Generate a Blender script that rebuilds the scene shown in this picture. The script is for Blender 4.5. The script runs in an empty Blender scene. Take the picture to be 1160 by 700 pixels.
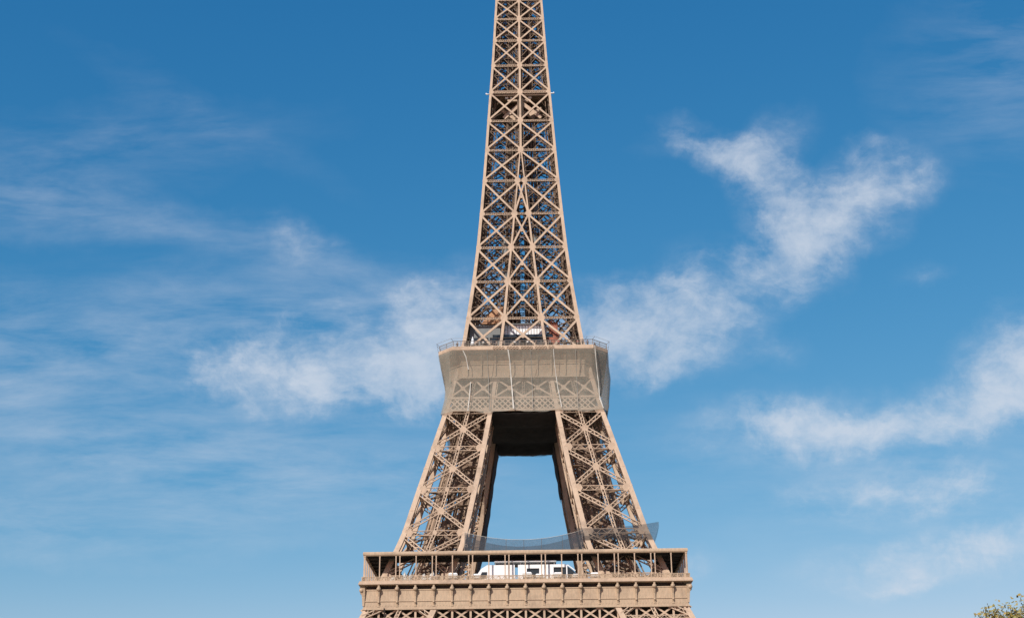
import bpy, math, random
import numpy as np
from math import radians as R, sin, cos, pi

scene = bpy.context.scene
C = scene.collection
rnd = random.Random(7)

# ------------------------------------------------------------------ camera
cam_d = bpy.data.cameras.new('camera')
cam = bpy.data.objects.new('camera', cam_d)
C.objects.link(cam)
cam.location = (2.04, -331.76, 1.7)
yaw, pitch, roll = R(-0.842), R(21.78), R(-0.557)
from mathutils import Matrix, Vector
fw = Vector((sin(yaw)*cos(pitch), cos(yaw)*cos(pitch), sin(pitch)))
rt = Vector((cos(yaw), -sin(yaw), 0))
up = rt.cross(fw)
rt2 = rt*cos(roll) + up*sin(roll)
up2 = -rt*sin(roll) + up*cos(roll)
cam.rotation_euler = Matrix((rt2, up2, -fw)).transposed().to_euler()
cam_d.sensor_width = 36
cam_d.lens = 1565.1/1160*36
cam_d.clip_end = 30000
scene.camera = cam

# ------------------------------------------------------------------ world
SUN_EL, SUN_AZ = 36, 27          # elevation; degrees left of the camera's back
w = bpy.data.worlds.new('World')
scene.world = w
w.use_nodes = True
nt = w.node_tree
N, L = nt.nodes, nt.links
N.clear()
def nn(t, **k):
    n = N.new(t)
    for a, b in k.items():
        setattr(n, a, b)
    return n
def mth(op, a, b=None, clamp=False):
    n = nn('ShaderNodeMath', operation=op, use_clamp=clamp)
    for i, v in enumerate((a, b)):
        if v is None: continue
        if isinstance(v, (int, float)): n.inputs[i].default_value = v
        else: L.new(v, n.inputs[i])
    return n.outputs[0]
out = nn('ShaderNodeOutputWorld')
bg = nn('ShaderNodeBackground')
bg.inputs['Strength'].default_value = 0.115
sky = nn('ShaderNodeTexSky')
sky.sky_type = 'NISHITA'
sky.sun_disc = False
sky.sun_elevation = R(SUN_EL)
# lamp direction vector (towards the sun)
sdir = Vector((-sin(R(SUN_AZ))*cos(R(SUN_EL)), -cos(R(SUN_AZ))*cos(R(SUN_EL)), sin(R(SUN_EL))))
sky.sun_rotation = math.atan2(sdir.x, sdir.y)
sky.altitude = 60
sky.air_density = 1.0
sky.dust_density = 0.35
sky.ozone_density = 2.6
grade = nn('ShaderNodeHueSaturation')
grade.inputs['Saturation'].default_value = 1.14
grade.inputs['Value'].default_value = 1.0
L.new(sky.outputs[0], grade.inputs['Color'])
# polarised, deeper blue: one response curve per channel of the clear sky
SK = 0.115
sp = nn('ShaderNodeSeparateColor'); L.new(grade.outputs[0], sp.inputs[0])
cb = nn('ShaderNodeCombineColor')
for i, (pw, kk) in enumerate(((1.74, math.exp(.93)), (.905, .912), (.63, math.exp(-.205)))):
    v = mth('POWER', mth('MINIMUM', mth('MULTIPLY', sp.outputs[i], SK), .9), pw)
    L.new(mth('MULTIPLY', v, kk/SK), cb.inputs[i])
# cloud sheet: directions laid out about a fixed heading of the sky (due north of the tower, 21.8 deg up)
tc = nn('ShaderNodeTexCoord')
mp = nn('ShaderNodeMapping', vector_type='POINT')
mp.inputs['Rotation'].default_value = (R(-21.8), 0, 0)
L.new(tc.outputs['Generated'], mp.inputs['Vector'])
sx = nn('ShaderNodeSeparateXYZ'); L.new(mp.outputs[0], sx.inputs[0])
dy = mth('MAXIMUM', mth('ABSOLUTE', sx.outputs[1]), 0.08)
cu = mth('DIVIDE', sx.outputs[0], dy); cv = mth('DIVIDE', sx.outputs[2], dy)
cx_ = nn('ShaderNodeCombineXYZ'); L.new(cu, cx_.inputs[0]); L.new(cv, cx_.inputs[1])
uv = cx_.outputs[0]
def noise(vec, scale, detail, rough=.55, dist=0, stretch=None, rot=0):
    if stretch:
        m = nn('ShaderNodeMapping'); L.new(vec, m.inputs['Vector'])
        m.inputs['Scale'].default_value = (stretch[0], stretch[1], 1)
        m.inputs['Rotation'].default_value = (0, 0, R(rot)); vec = m.outputs[0]
    n = nn('ShaderNodeTexNoise'); L.new(vec, n.inputs['Vector'])
    n.inputs['Scale'].default_value = scale; n.inputs['Detail'].default_value = detail
    n.inputs['Roughness'].default_value = rough; n.inputs['Distortion'].default_value = dist
    return n
wn = noise(uv, 14, 7, .62)
vs = nn('ShaderNodeVectorMath', operation='SUBTRACT'); L.new(wn.outputs['Color'], vs.inputs[0]); vs.inputs[1].default_value = (.5, .5, .5)
vm = nn('ShaderNodeVectorMath', operation='SCALE'); L.new(vs.outputs[0], vm.inputs[0]); vm.inputs['Scale'].default_value = 0.05
va = nn('ShaderNodeVectorMath', operation='ADD'); L.new(uv, va.inputs[0]); L.new(vm.outputs[0], va.inputs[1])
flat = nn('ShaderNodeVectorMath', operation='MULTIPLY'); L.new(va.outputs[0], flat.inputs[0]); flat.inputs[1].default_value = (1, 1, 0)
wuv = flat.outputs[0]
def patches(rows):
    acc = None
    for (x, y, rx, ry, a, wt) in rows:
        u0, v0 = (x-580-23)/1565, (350-y)/1565
        m = nn('ShaderNodeMapping', vector_type='TEXTURE')
        m.inputs['Location'].default_value = (u0, v0, 0)
        m.inputs['Rotation'].default_value = (0, 0, R(a))
        m.inputs['Scale'].default_value = (rx*1.55/1565, ry*1.55/1565, 1)
        L.new(wuv, m.inputs['Vector'])
        g = nn('ShaderNodeTexGradient', gradient_type='SPHERICAL'); L.new(m.outputs[0], g.inputs[0])
        t = mth('MULTIPLY', g.outputs['Fac'], wt)
        acc = t if acc is None else mth('ADD', acc, t)
    return acc
puffs = patches([(908,287,58,42,15,1.4),(988,226,66,44,20,1.6),(812,168,58,22,-22,1.1),(850,195,46,26,-30,.6),(878,232,62,34,-62,1.05),(885,160,36,24,20,.55),
    (748,372,90,48,-8,1.4),(685,385,70,56,0,1.15),(838,315,66,32,-12,1.0),(800,350,60,26,-10,.7),(1045,320,24,14,0,.6),(890,402,32,18,0,.5),(760,165,40,15,10,.4),
    (1160,420,70,50,35,1.7),(1140,455,70,40,10,.6),(1060,484,240,34,3,1.25),(900,482,90,18,-6,.6),(1020,562,110,26,2,1.5),(1090,630,160,28,8,1.25),
    (1005,672,48,10,4,.8),(785,640,34,20,0,.5),(430,405,150,54,8,1.3),(500,372,80,56,20,1.05),(460,345,60,30,15,.5),(340,425,150,34,-6,1.0),(300,375,70,40,0,.5),
    (500,430,60,40,0,.7),(345,275,60,20,-20,.55)])
wisps = patches([(30,222,170,34,-8,.7),(110,160,200,42,4,.4),(340,280,80,24,-20,.3),(230,255,150,22,-14,.25),(120,370,330,60,4,.75),
    (90,480,360,70,-4,.75),(50,590,200,34,-5,.75),(350,550,240,54,-6,.6),(240,125,140,20,-30,.18),(1140,90,110,90,20,.5),(350,330,120,50,0,.25),(900,520,250,60,0,.3),(1100,600,220,70,0,.35)])
f1 = noise(wuv, 12, 11, .66, .35, (1, 1.35), 20)
f2 = noise(uv, 8, 11, .64, .25, (1, 4.2), 9)
f3 = noise(uv, 48, 8, .62, .3, (1, 1.4), 25)
fa = mth('MULTIPLY', mth('SUBTRACT', f1.outputs['Fac'], .27, True), 2.1)
fb = mth('MULTIPLY', mth('SUBTRACT', f2.outputs['Fac'], .36, True), 2.7)
d1 = mth('ADD', puffs, mth('MULTIPLY', mth('ADD', mth('SUBTRACT', f1.outputs['Fac'], .53), mth('MULTIPLY', mth('SUBTRACT', f3.outputs['Fac'], .5), .42)), mth('MULTIPLY', mth('MINIMUM', mth('MULTIPLY', puffs, 1.6), 1), 4.6)))
mr = nn('ShaderNodeMapRange', interpolation_type='SMOOTHSTEP'); L.new(d1, mr.inputs['Value'])
mr.inputs['From Min'].default_value = -.12; mr.inputs['From Max'].default_value = 2.5
mr.inputs['To Max'].default_value = .74
d2 = mth('MULTIPLY', mth('MULTIPLY', wisps, fb), .56)
veil = mth('MULTIPLY', mth('MULTIPLY', mth('MINIMUM', puffs, 1), fb), .20)
core = mth('MULTIPLY', mr.outputs[0], mth('MINIMUM', mth('MULTIPLY', puffs, 3), 1))
dens = mth('MINIMUM', mth('ADD', mth('ADD', core, veil), d2), .8)
mix = nn('ShaderNodeMix', data_type='RGBA'); L.new(dens, mix.inputs['Factor'])
L.new(cb.outputs[0], mix.inputs[6]); mix.inputs[7].default_value = (5.6, 6.1, 6.9, 1)
L.new(mix.outputs[2], bg.inputs['Color'])
L.new(bg.outputs[0], out.inputs[0])

# ------------------------------------------------------------------ sun
sl = bpy.data.lights.new('sun', 'SUN')
sl.energy = 4.6; sl.angle = R(.53); sl.color = (1, .94, .85)
so = bpy.data.objects.new('sun', sl); C.objects.link(so)
so.rotation_euler = sdir.to_track_quat('Z', 'Y').to_euler()
scene.view_settings.view_transform = 'Standard'
scene.view_settings.look = 'None'
scene.view_settings.gamma = 1
scene.view_settings.exposure = 0.0

# ------------------------------------------------------------------ materials
def mat(name, col, rough=.6, var=.12, nscale=.6, fine=None, metal=0, alpha=None, bump=0, spec=.4, streak=0, grime=0):
    m = bpy.data.materials.new(name); m.use_nodes = True
    t = m.node_tree; b = t.nodes['Principled BSDF']
    b.inputs['Roughness'].default_value = rough; b.inputs['Metallic'].default_value = metal
    b.inputs['Specular IOR Level'].default_value = spec
    tcn = t.nodes.new('ShaderNodeTexCoord')
    n = t.nodes.new('ShaderNodeTexNoise'); n.inputs['Scale'].default_value = nscale; n.inputs['Detail'].default_value = 6
    n.inputs['Roughness'].default_value = .65
    src = tcn.outputs['Object']
    if streak:
        mpn = t.nodes.new('ShaderNodeMapping'); mpn.inputs['Scale'].default_value = (streak, streak, 1)
        t.links.new(src, mpn.inputs[0]); src = mpn.outputs[0]
    t.links.new(src, n.inputs['Vector'])
    r = t.nodes.new('ShaderNodeValToRGB')
    r.color_ramp.elements[0].position = .3; r.color_ramp.elements[1].position = .7
    a = [max(0, c*(1-var)) for c in col]; bb = [min(1, c*(1+var)) for c in col]
    r.color_ramp.elements[0].color = (*a, 1); r.color_ramp.elements[1].color = (*bb, 1)
    t.links.new(n.outputs['Fac'], r.inputs[0]); t.links.new(r.outputs[0], b.inputs['Base Color'])
    if grime:                     # rust and soot stains and faded plates
        g1 = t.nodes.new('ShaderNodeTexNoise'); g1.inputs['Scale'].default_value = .22; g1.inputs['Detail'].default_value = 9; g1.inputs['Roughness'].default_value = .7
        t.links.new(tcn.outputs['Object'], g1.inputs['Vector'])
        g2 = t.nodes.new('ShaderNodeMapRange'); g2.inputs['From Min'].default_value = .5; g2.inputs['From Max'].default_value = .72; g2.inputs['To Max'].default_value = grime
        t.links.new(g1.outputs['Fac'], g2.inputs[0])
        g3 = t.nodes.new('ShaderNodeMix'); g3.data_type = 'RGBA'; t.links.new(g2.outputs[0], g3.inputs['Factor']); t.links.new(r.outputs[0], g3.inputs[6])
        g3.inputs[7].default_value = (.17, .115, .08, 1); t.links.new(g3.outputs[2], b.inputs['Base Color'])
    if bump:
        bp = t.nodes.new('ShaderNodeBump'); bp.inputs['Strength'].default_value = bump; bp.inputs['Distance'].default_value = .1
        t.links.new(n.outputs['Fac'], bp.inputs['Height']); t.links.new(bp.outputs[0], b.inputs['Normal'])
    if alpha is not None:
        tr = t.nodes.new('ShaderNodeBsdfTransparent'); mx = t.nodes.new('ShaderNodeMixShader')
        if fine:
            f = t.nodes.new('ShaderNodeTexNoise'); f.inputs['Scale'].default_value = fine; f.inputs['Detail'].default_value = 3
            t.links.new(tcn.outputs['Object'], f.inputs['Vector'])
            mrn = t.nodes.new('ShaderNodeMapRange'); mrn.inputs['From Min'].default_value = .3; mrn.inputs['From Max'].default_value = .7
            mrn.inputs['To Min'].default_value = max(0, alpha-.06); mrn.inputs['To Max'].default_value = min(1, alpha+.06)
            t.links.new(f.outputs['Fac'], mrn.inputs[0]); t.links.new(mrn.outputs[0], mx.inputs[0])
        else:
            mx.inputs[0].default_value = alpha
        t.links.new(tr.outputs[0], mx.inputs[1]); t.links.new(b.outputs[0], mx.inputs[2])
        t.links.new(mx.outputs[0], t.nodes['Material Output'].inputs[0])
    return m
IRON = mat('iron_paint', (.49, .36, .255), .62, .13, .45, streak=3, grime=.55)
IRON2 = mat('iron_paint_shaded', (.20, .135, .09), .68, .25, .8)  # same paint as outside, colour darkened to stand for interior shade
FRZ = mat('frieze_paint', (.44, .325, .22), .6, .15, .9, streak=3, grime=.45)
DARKI = mat('shaft_iron_shaded', (.11, .075, .05), .7, .3, .8)  # same iron darker still, the shade of the core put into its colour
DECK = mat('deck_shaded', (.06, .05, .045), .8, .3, .5)  # near-black colour stands in for the shade beneath decks and cornice
RED = mat('red_oxide_paint', (.30, .10, .06), .6, .3, .8)
ORG = mat('lift_housing_paint', (.42, .22, .11), .6, .2, .8)
WHITE = mat('white_panel', (.78, .79, .8), .5, .05, .7)
GREY = mat('grey_cladding', (.16, .17, .17), .5, .1, .7)
OFFW = mat('grubby_white', (.5, .49, .46), .8, .25, 2)
GREY2 = mat('seam_tape', (.25, .24, .21), .8, .1, .7)
GLASS = mat('dark_glass', (.02, .025, .03), .12, .2, .5, spec=.6)
NET = mat('beige_netting', (.365, .335, .275), .9, .07, .35, fine=1.2, alpha=.42)
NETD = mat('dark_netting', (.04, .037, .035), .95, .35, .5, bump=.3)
NETG = mat('grey_netting', (.055, .06, .07), .9, .15, .6, fine=2.5, alpha=.52)
STRAP = mat('white_strap', (.52, .50, .45), .8, .08, 2)
RAIL = mat('grey_rail', (.24, .20, .16), .5, .1, 2)
SKIN = mat('skin', (.48, .3, .22), .6, .05, 3)
CLOTHS = [mat('cloth_navy', (.03, .045, .11), .8, .1, 3), mat('cloth_black', (.02, .02, .022), .8, .1, 3),
          mat('cloth_white', (.65, .65, .62), .8, .05, 3), mat('cloth_red', (.35, .05, .04), .8, .1, 3)]
HAIR = mat('hair', (.035, .022, .015), .7, .1, 5)
GROUND = mat('ground', (.17, .16, .12), .95, .2, .05)
BARK = mat('bark', (.12, .09, .065), .9, .25, 2, bump=.5)

# ------------------------------------------------------------------ mesh tools
class MB:
    def __init__(s): s.v = []; s.f = []
    def hexa(s, P):
        b = len(s.v); s.v.extend([tuple(p) for p in P])
        s.f.extend([(b, b+3, b+2, b+1), (b+4, b+5, b+6, b+7), (b, b+1, b+5, b+4), (b+1, b+2, b+6, b+5), (b+2, b+3, b+7, b+6), (b+3, b, b+4, b+7)])
    def box(s, x0, x1, y0, y1, z0, z1):
        s.hexa([(x0,y0,z0),(x1,y0,z0),(x1,y1,z0),(x0,y1,z0),(x0,y0,z1),(x1,y0,z1),(x1,y1,z1),(x0,y1,z1)])
    def bar(s, p, q, w, t, n):
        p = Vector(p); q = Vector(q); d = q-p
        if d.length < 1e-6: return
        d.normalize(); n = Vector(n); n = (n-d*n.dot(d))
        if n.length < 1e-6: n = d.orthogonal()
        n.normalize(); sd = d.cross(n)
        a = sd*(w/2); b = n*(t/2)
        s.hexa([p-a-b, p+a-b, p+a+b, p-a+b, q-a-b, q+a-b, q+a+b, q-a+b])
    def lattice(s, p, q, w, t, n, ch=.16, zw=.1, both=True):
        p = Vector(p); q = Vector(q); d = q-p; Ln = d.length
        if Ln < .5: return
        d.normalize(); n = Vector(n); n = (n-d*n.dot(d)).normalized(); sd = d.cross(n)
        o = sd*(w/2-ch/2)
        s.bar(p-o, q-o, ch, t, n); s.bar(p+o, q+o, ch, t, n)
        k = max(2, int(round(Ln/(w*1.05))))
        for i in range(k):
            a = p+d*(Ln*i/k); b = p+d*(Ln*(i+1)/k); sg = 1 if i % 2 else -1
            for fs in ((1, -1) if both else (1,)):
                off = n*(fs*(t/2-.05-.008*(i % 2)))
                s.bar(a-o*sg+off, b+o*sg+off, zw, .04, n)
    def loft(s, secs):
        b = len(s.v); m = len(secs[0])
        for sec in secs: s.v.extend([tuple(p) for p in sec])
        for i in range(len(secs)-1):
            for j in range(m):
                k = (j+1) % m
                s.f.append((b+i*m+j, b+i*m+k, b+(i+1)*m+k, b+(i+1)*m+j))
        s.f.append(tuple(b+j for j in range(m))[::-1]); s.f.append(tuple(b+(len(secs)-1)*m+j for j in range(m)))
    def grid(s, rows, closed=False):
        b = len(s.v); m = len(rows[0])
        for r_ in rows: s.v.extend([tuple(p) for p in r_])
        for i in range(len(rows)-1):
            for j in range(m if closed else m-1):
                k = (j+1) % m
                s.f.append((b+i*m+j, b+i*m+k, b+(i+1)*m+k, b+(i+1)*m+j))
    def ball(s, c, r, ns=10, nr=6):
        b = len(s.v); rows = []
        for i in range(nr+1):
            th = pi*i/nr
            rows.append([(c[0]+r*sin(th)*cos(2*pi*j/ns), c[1]+r*sin(th)*sin(2*pi*j/ns), c[2]+r*cos(th)) for j in range(ns)])
        s.grid(rows, True)
    def tube(s, p, q, r0, r1, ns=8):
        p = Vector(p); q = Vector(q); d = (q-p).normalized(); a = d.orthogonal().normalized(); b_ = d.cross(a)
        s.loft([[p+(a*cos(2*pi*j/ns)+b_*sin(2*pi*j/ns))*r0 for j in range(ns)], [q+(a*cos(2*pi*j/ns)+b_*sin(2*pi*j/ns))*r1 for j in range(ns)]])
    def plate(s, c, n, uvec, r, t, ns=8):
        """flat polygonal gusset plate"""
        n = Vector(n).normalized(); u = Vector(uvec); u = (u-n*u.dot(n)).normalized(); v_ = n.cross(u); c = Vector(c)
        ring = [u*(r*cos(2*pi*(j+.5)/ns))+v_*(r*sin(2*pi*(j+.5)/ns)) for j in range(ns)]
        s.loft([[c+a-n*(t/2) for a in ring], [c+a+n*(t/2) for a in ring]])
    def build(s, name, m, parent=None, smooth=False, solid=0):
        me = bpy.data.meshes.new(name); me.from_pydata(s.v, [], s.f); me.update()
        o = bpy.data.objects.new(name, me); me.materials.append(m); C.objects.link(o)
        if parent: o.parent = parent
        if smooth:
            me.polygons.foreach_set('use_smooth', [True]*len(me.polygons))
        if solid:
            md = o.modifiers.new('thickness', 'SOLIDIFY'); md.thickness = solid; md.offset = 0
        return o
def tag(o, label=None, cat=None, group=None, kind=None):
    if label: o['label'] = label
    if cat: o['category'] = cat
    if group: o['group'] = group
    if kind: o['kind'] = kind
    return o
def empty(name, loc, rz=0):
    o = bpy.data.objects.new(name, None); C.objects.link(o); o.location = loc; o.rotation_euler = (0, 0, rz); return o
def copy_tree(o, parent=None):
    c = o.copy(); C.objects.link(c)
    if parent: c.parent = parent
    for ch in list(o.children): copy_tree(ch, c)
    return c

# ------------------------------------------------------------------ ground
g = MB(); S = 12000
g.v = [(-S, -S, 0), (S, -S, 0), (S, S, 0), (-S, S, 0)]; g.f = [(0, 1, 2, 3)]
tag(g.build('ground', GROUND), kind='structure')

# ------------------------------------------------------------------ tower profile
HZ = [0, 20, 40, 49.6, 51.5, 57.6, 66.2, 69.9, 80.5, 91, 100.5, 110, 120.2, 126.3, 136.7, 146.5, 156.4, 166.3, 175.6, 184.7, 193.8, 202.4, 210.6, 217.8, 224.3, 240, 276]
HV = [62.4, 50.5, 40.0, 35.7, 34.85, 32.2, 28.85, 27.5, 24.6, 21.7, 19.05, 16.85, 14.8, 13.95, 12.6, 11.55, 10.72, 9.98, 9.35, 8.8, 8.22, 7.65, 7.2, 6.85, 6.5, 5.9, 4.7]
IZ = [0, 49.6, 57.6, 66.3, 86.3, 100.5, 120.2, 126.3, 136.7, 146.5, 156.4, 166.3, 175.6, 276]
IV = [37.5, 19.9, 16.7, 13.5, 9.65, 7.43, 4.97, 4.28, 3.38, 2.47, 1.6, .75, 0.0, 0.0]
Hf = lambda z: float(np.interp(z, HZ, HV))
If = lambda z: float(np.interp(z, IZ, IV))
CW = lambda z: float(np.interp(z, [0, 57, 100, 120, 175, 276], [1.6, 1.2, 1.1, .92, .66, .55]))       # outer column width
CI = lambda z: float(np.interp(z, [0, 57, 100, 120, 175, 276], [1.6, 1.2, 1.1, .68, .27, .25]))       # inner column width

tower = empty('lattice_tower', (0, 0, 0))
tag(tower, 'tall brown iron lattice tower with two gallery floors, standing against the blue sky', 'tower')

def column_mb(mb, sx_, sy_, ox, oy, zs):
    secs = []
    for z in zs:
        cx = CW(z) if ox else CI(z); cy = CW(z) if oy else CI(z)
        x0, x1 = (Hf(z)-cx, Hf(z)) if ox else (If(z), If(z)+cx)
        y0, y1 = (Hf(z)-cy, Hf(z)) if oy else (If(z), If(z)+cy)
        if not ox and If(z) == 0: x0 = .004
        if not oy and If(z) == 0: y0 = .004
        secs.append([(sx_*x0, sy_*y0, z), (sx_*x1, sy_*y0, z), (sx_*x1, sy_*y1, z), (sx_*x0, sy_*y1, z)])
    mb.loft(secs)
def rivet_bands(mb, sx_, sy_, ox, oy, zs):
    """splice plates round the box columns"""
    for z in zs:
        cx = CW(z)
        x = Hf(z)-cx/2 if ox else If(z)+cx/2; y = Hf(z)-cx/2 if oy else If(z)+cx/2
        mb.box(sx_*x-cx/2-.03, sx_*x+cx/2+.03, sy_*y-cx/2-.03, sy_*y+cx/2+.03, z-.25, z+.25)

LV1 = [49.5, 59.2, 69.9, 80.5, 91.0, 100.8]
LV0 = [0, 16, 33, 49.5]
SUB = lambda a, b, st: list(np.linspace(a, b, max(2, int((b-a)/st)+1)))

def pier_face(mb, sx_, sy_, face, z0, z1, heavy=True):
    """one X panel on one face of a pier: face in ('oy','ox','iy','ix')"""
    def pt(s_, z, rec=.28):
        a = If(z)+CI(z)*.5; b = Hf(z)-CW(z)*.5; t = a+(b-a)*s_
        d = (Hf(z)-rec) if face[0] == 'o' else (If(z)+rec)
        return Vector((sx_*t, sy_*d, z)) if face[1] == 'y' else Vector((sx_*d, sy_*t, z))
    n = (0, sy_, 0) if face[1] == 'y' else (sx_, 0, 0)
    if heavy:
        m = .10
        za, zb = z0+.65, z1-.65
        mb.lattice(pt(0, za), pt(1, zb), .95, .46, n, .2, .11)
        mb.lattice(pt(1, za, .29), pt(0, zb, .29), .95, .44, n, .2, .11)
        mb.lattice(pt(.5, z0, .31), pt(.5, z1, .31), .8, .40, n, .17, .1)
        for zz in (z1,):
            mb.lattice(pt(0, zz, .33), pt(1, zz, .33), 1.15, .36, n, .14, .1)
        c = (pt(0, za)+pt(1, zb)+pt(1, za)+pt(0, zb))/4
        off = Vector(n)*.26
        mb.plate(c+off, n, (0, 0, 1), .85, .05)
        mb.plate(c-off, n, (0, 0, 1), .85, .05)
        for s_ in (.07, .93):
            mb.plate(pt(s_, z1)+off, n, (0, 0, 1), 1.0, .05, 6)
        mb.plate(pt(.5, z1)+off*.9, n, (0, 0, 1), .55, .05, 6)
    else:
        mb.lattice(pt(0, z0), pt(1, z1), .7, .3, n, .2, .09, False)
        mb.lattice(pt(1, z0, .29), pt(0, z1, .29), .7, .28, n, .2, .09, False)
        mb.lattice(pt(0, z1, .33), pt(1, z1, .33), .9, .28, n, .16, .1, False)
        mb.bar(pt(.5, z0, .33), pt(.5, z1, .33), .3, .3, n)

# piers between ground, first and second floor: each pier its own part, four box columns
zs1 = sorted(set(SUB(0, 49.6, 8)+SUB(49.6, 57.6, 2)+SUB(57.6, 114.5, 3)))
for sx_ in (-1, 1):
    for sy_ in (-1, 1):
        mb = MB()
        for ox in (0, 1):
            for oy in (0, 1):
                column_mb(mb, sx_, sy_, ox, oy, zs1)
                rivet_bands(mb, sx_, sy_, ox, oy, [64.5, 75.2, 85.7, 96])
        pier = mb.build('pier', IRON, tower)
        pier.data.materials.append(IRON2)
        front = sy_ == -1
        for face in ('oy', 'ox', 'iy', 'ix'):
            vis = front and face == 'oy'
            rest = MB()
            for z0, z1 in zip(LV1[:-1], LV1[1:]):
                if vis:
                    q = MB(); pier_face(q, sx_, sy_, face, z0, z1); q.build('cross_brace', IRON, pier)
                else:
                    pier_face(rest, sx_, sy_, face, z0, z1, True)
            for z0, z1 in zip(LV0[:-1], LV0[1:]): pier_face(rest, sx_, sy_, face, z0, z1, False)
            rest.build('face_lattice', IRON, pier)
        # plan bracing, lift track and stair flights inside the pier
        mb = MB()
        for z in np.arange(59.2, 101, 10.4):
            a = If(z)+.6; b = Hf(z)-.6
            mb.bar((sx_*a, sy_*a, z+.6), (sx_*b, sy_*b, z+.6), .35, .4, (0, 0, 1))
            mb.bar((sx_*a, sy_*b, z+1.1), (sx_*b, sy_*a, z+1.1), .35, .4, (0, 0, 1))
            mb.bar((sx_*(a+b)/2, sy_*a, z+.1), (sx_*(a+b)/2, sy_*b, z+.1), .3, .4, (0, 0, 1))
        def ip(q, q2, z):
            a = If(z); b = Hf(z); return (sx_*(a+(b-a)*q), sy_*(a+(b-a)*q2), z)
        for q, wd in ((.14, .35), (.24, .5), (.33, .3), (.42, .55), (.52, .3), (.60, .45), (.70, .25)):   # inclined lift rails
            for q2 in (.3, .62):
                for z in np.arange(52, 110, 5):
                    mb.bar(ip(q, q2, z), ip(q, q2, z+5), wd, .5, (0, sy_, 0))
        for z in np.arange(52, 110, 2.6):
            mb.bar(ip(.12, .27, z), ip(.44, .27, z+.5), .12, .2, (0, 0, 1)); mb.bar(ip(.12, .3, z), ip(.24, .3, z+2.6), .12, .1, (0, 1, 0))
            mb.bar(ip(.42, .3, z), ip(.60, .3, z+2.6), .12, .1, (0, 1, 0)); mb.bar(ip(.24, .6, z+2.6), ip(.42, .6, z), .12, .1, (0, 1, 0))
        for z in np.arange(53, 108, 10.6):                         # round tension drums on the track
            mb.tube(ip(.3, .2, z), ip(.3, .2, z+1.6), .6, .6, 10)
        z = 58.
        i = 0
        while z < 112:                                             # stair flights folding back and forth
            a = If(z); b = Hf(z); a2 = If(z+2.4); b2 = Hf(z+2.4)
            s0, s1 = (.2, .5) if i % 2 == 0 else (.5, .2)
            yq = .78
            p = (sx_*(a+(b-a)*s0), sy_*(a+(b-a)*yq), z); q = (sx_*(a2+(b2-a2)*s1), sy_*(a2+(b2-a2)*yq), z+2.4)
            mb.bar(p, q, 1.1, .12, (0, 0, 1))
            mb.bar((p[0], p[1], p[2]+1), (q[0], q[1], q[2]+1), .08, .5, (0, 0, 1))
            mb.box(q[0]-1.0, q[0]+1.0, q[1]-.9, q[1]+.9, q[2]-.1, q[2]+.02)
            z += 2.4; i += 1
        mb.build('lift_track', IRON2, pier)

# ------------------------------------------------------------------ shaft above the second floor
LV2 = [115.9, 126.3, 136.7, 146.5, 156.4, 166.3, 175.6, 184.7, 193.8, 202.4, 210.6, 217.8, 224.3, 230.6, 236.6, 242.5, 249, 256, 263, 270]
zsu = SUB(114.6, 276, 3)
mb = MB()
for sx_ in (-1, 1):
    for sy_ in (-1, 1):
        column_mb(mb, sx_, sy_, 1, 1, zsu)
        column_mb(mb, sx_, sy_, 0, 1, zsu)
        column_mb(mb, sx_, sy_, 1, 0, zsu)
        column_mb(mb, sx_, sy_, 0, 0, [z for z in zsu if z < 166]+[166])
shaft = mb.build('shaft', IRON, tower)
def rotk(k):
    c, s = [(1, 0), (0, 1), (-1, 0), (0, -1)][k]
    return lambda p: Vector((c*p[0]-s*p[1], s*p[0]+c*p[1], p[2]))
def upper_panel(mb, k, z0, z1, which, wd):
    T = rotk(k); n = T((0, -1, 0))
    def pt(s_, z, rec=.2):
        if which == 'c': a, b = -If(z)-CI(z)*.4, If(z)+CI(z)*.4
        elif which == 'l': a, b = -Hf(z)+CW(z)*.5, -If(z)-CI(z)*.5
        else: a, b = If(z)+CI(z)*.5, Hf(z)-CW(z)*.5
        return T((a+(b-a)*s_, -Hf(z)+rec, z))
    r_ = .45 if which != 'c' else .2
    mb.bar(pt(0, z0+r_), pt(1, z1-r_), wd, .32, n)
    mb.bar(pt(1, z0+r_, .206), pt(0, z1-r_, .206), wd, .31, n)
    c = (pt(0, z0+r_)+pt(1, z1-r_)+pt(1, z0+r_)+pt(0, z1-r_))/4
    mb.plate(c+n*.185, n, (0, 0, 1), wd*.95, .03, 8)
    # horizontal lattice at the top of the panel
    mb.lattice(pt(0, z1, .22), pt(1, z1, .22), .55, .26, n, .11, .09)
def gussets(mb, k, z, only=None):
    T = rotk(k); n = T((0, -1, 0)); s_ = float(np.interp(z, [116, 180, 276], [.95, .82, .6]))
    xs = [-Hf(z)+s_*.76, Hf(z)-s_*.76]
    xs += [-If(z)-CI(z)*.5, If(z)+CI(z)*.5] if If(z) > 1.3 else [0]
    if .3 < If(z) <= 1.3: xs = xs[:2]+[-If(z)-CI(z)*.5, If(z)+CI(z)*.5]
    for j, x in enumerate(xs):
        if only is not None and j != only: continue
        off = .02 + .004*(j % 2)
        mb.plate(T((x, -Hf(z)-off, z)), n, (0, 0, 1), s_*(1 if j > 1 else .8), .045, 8)
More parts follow.
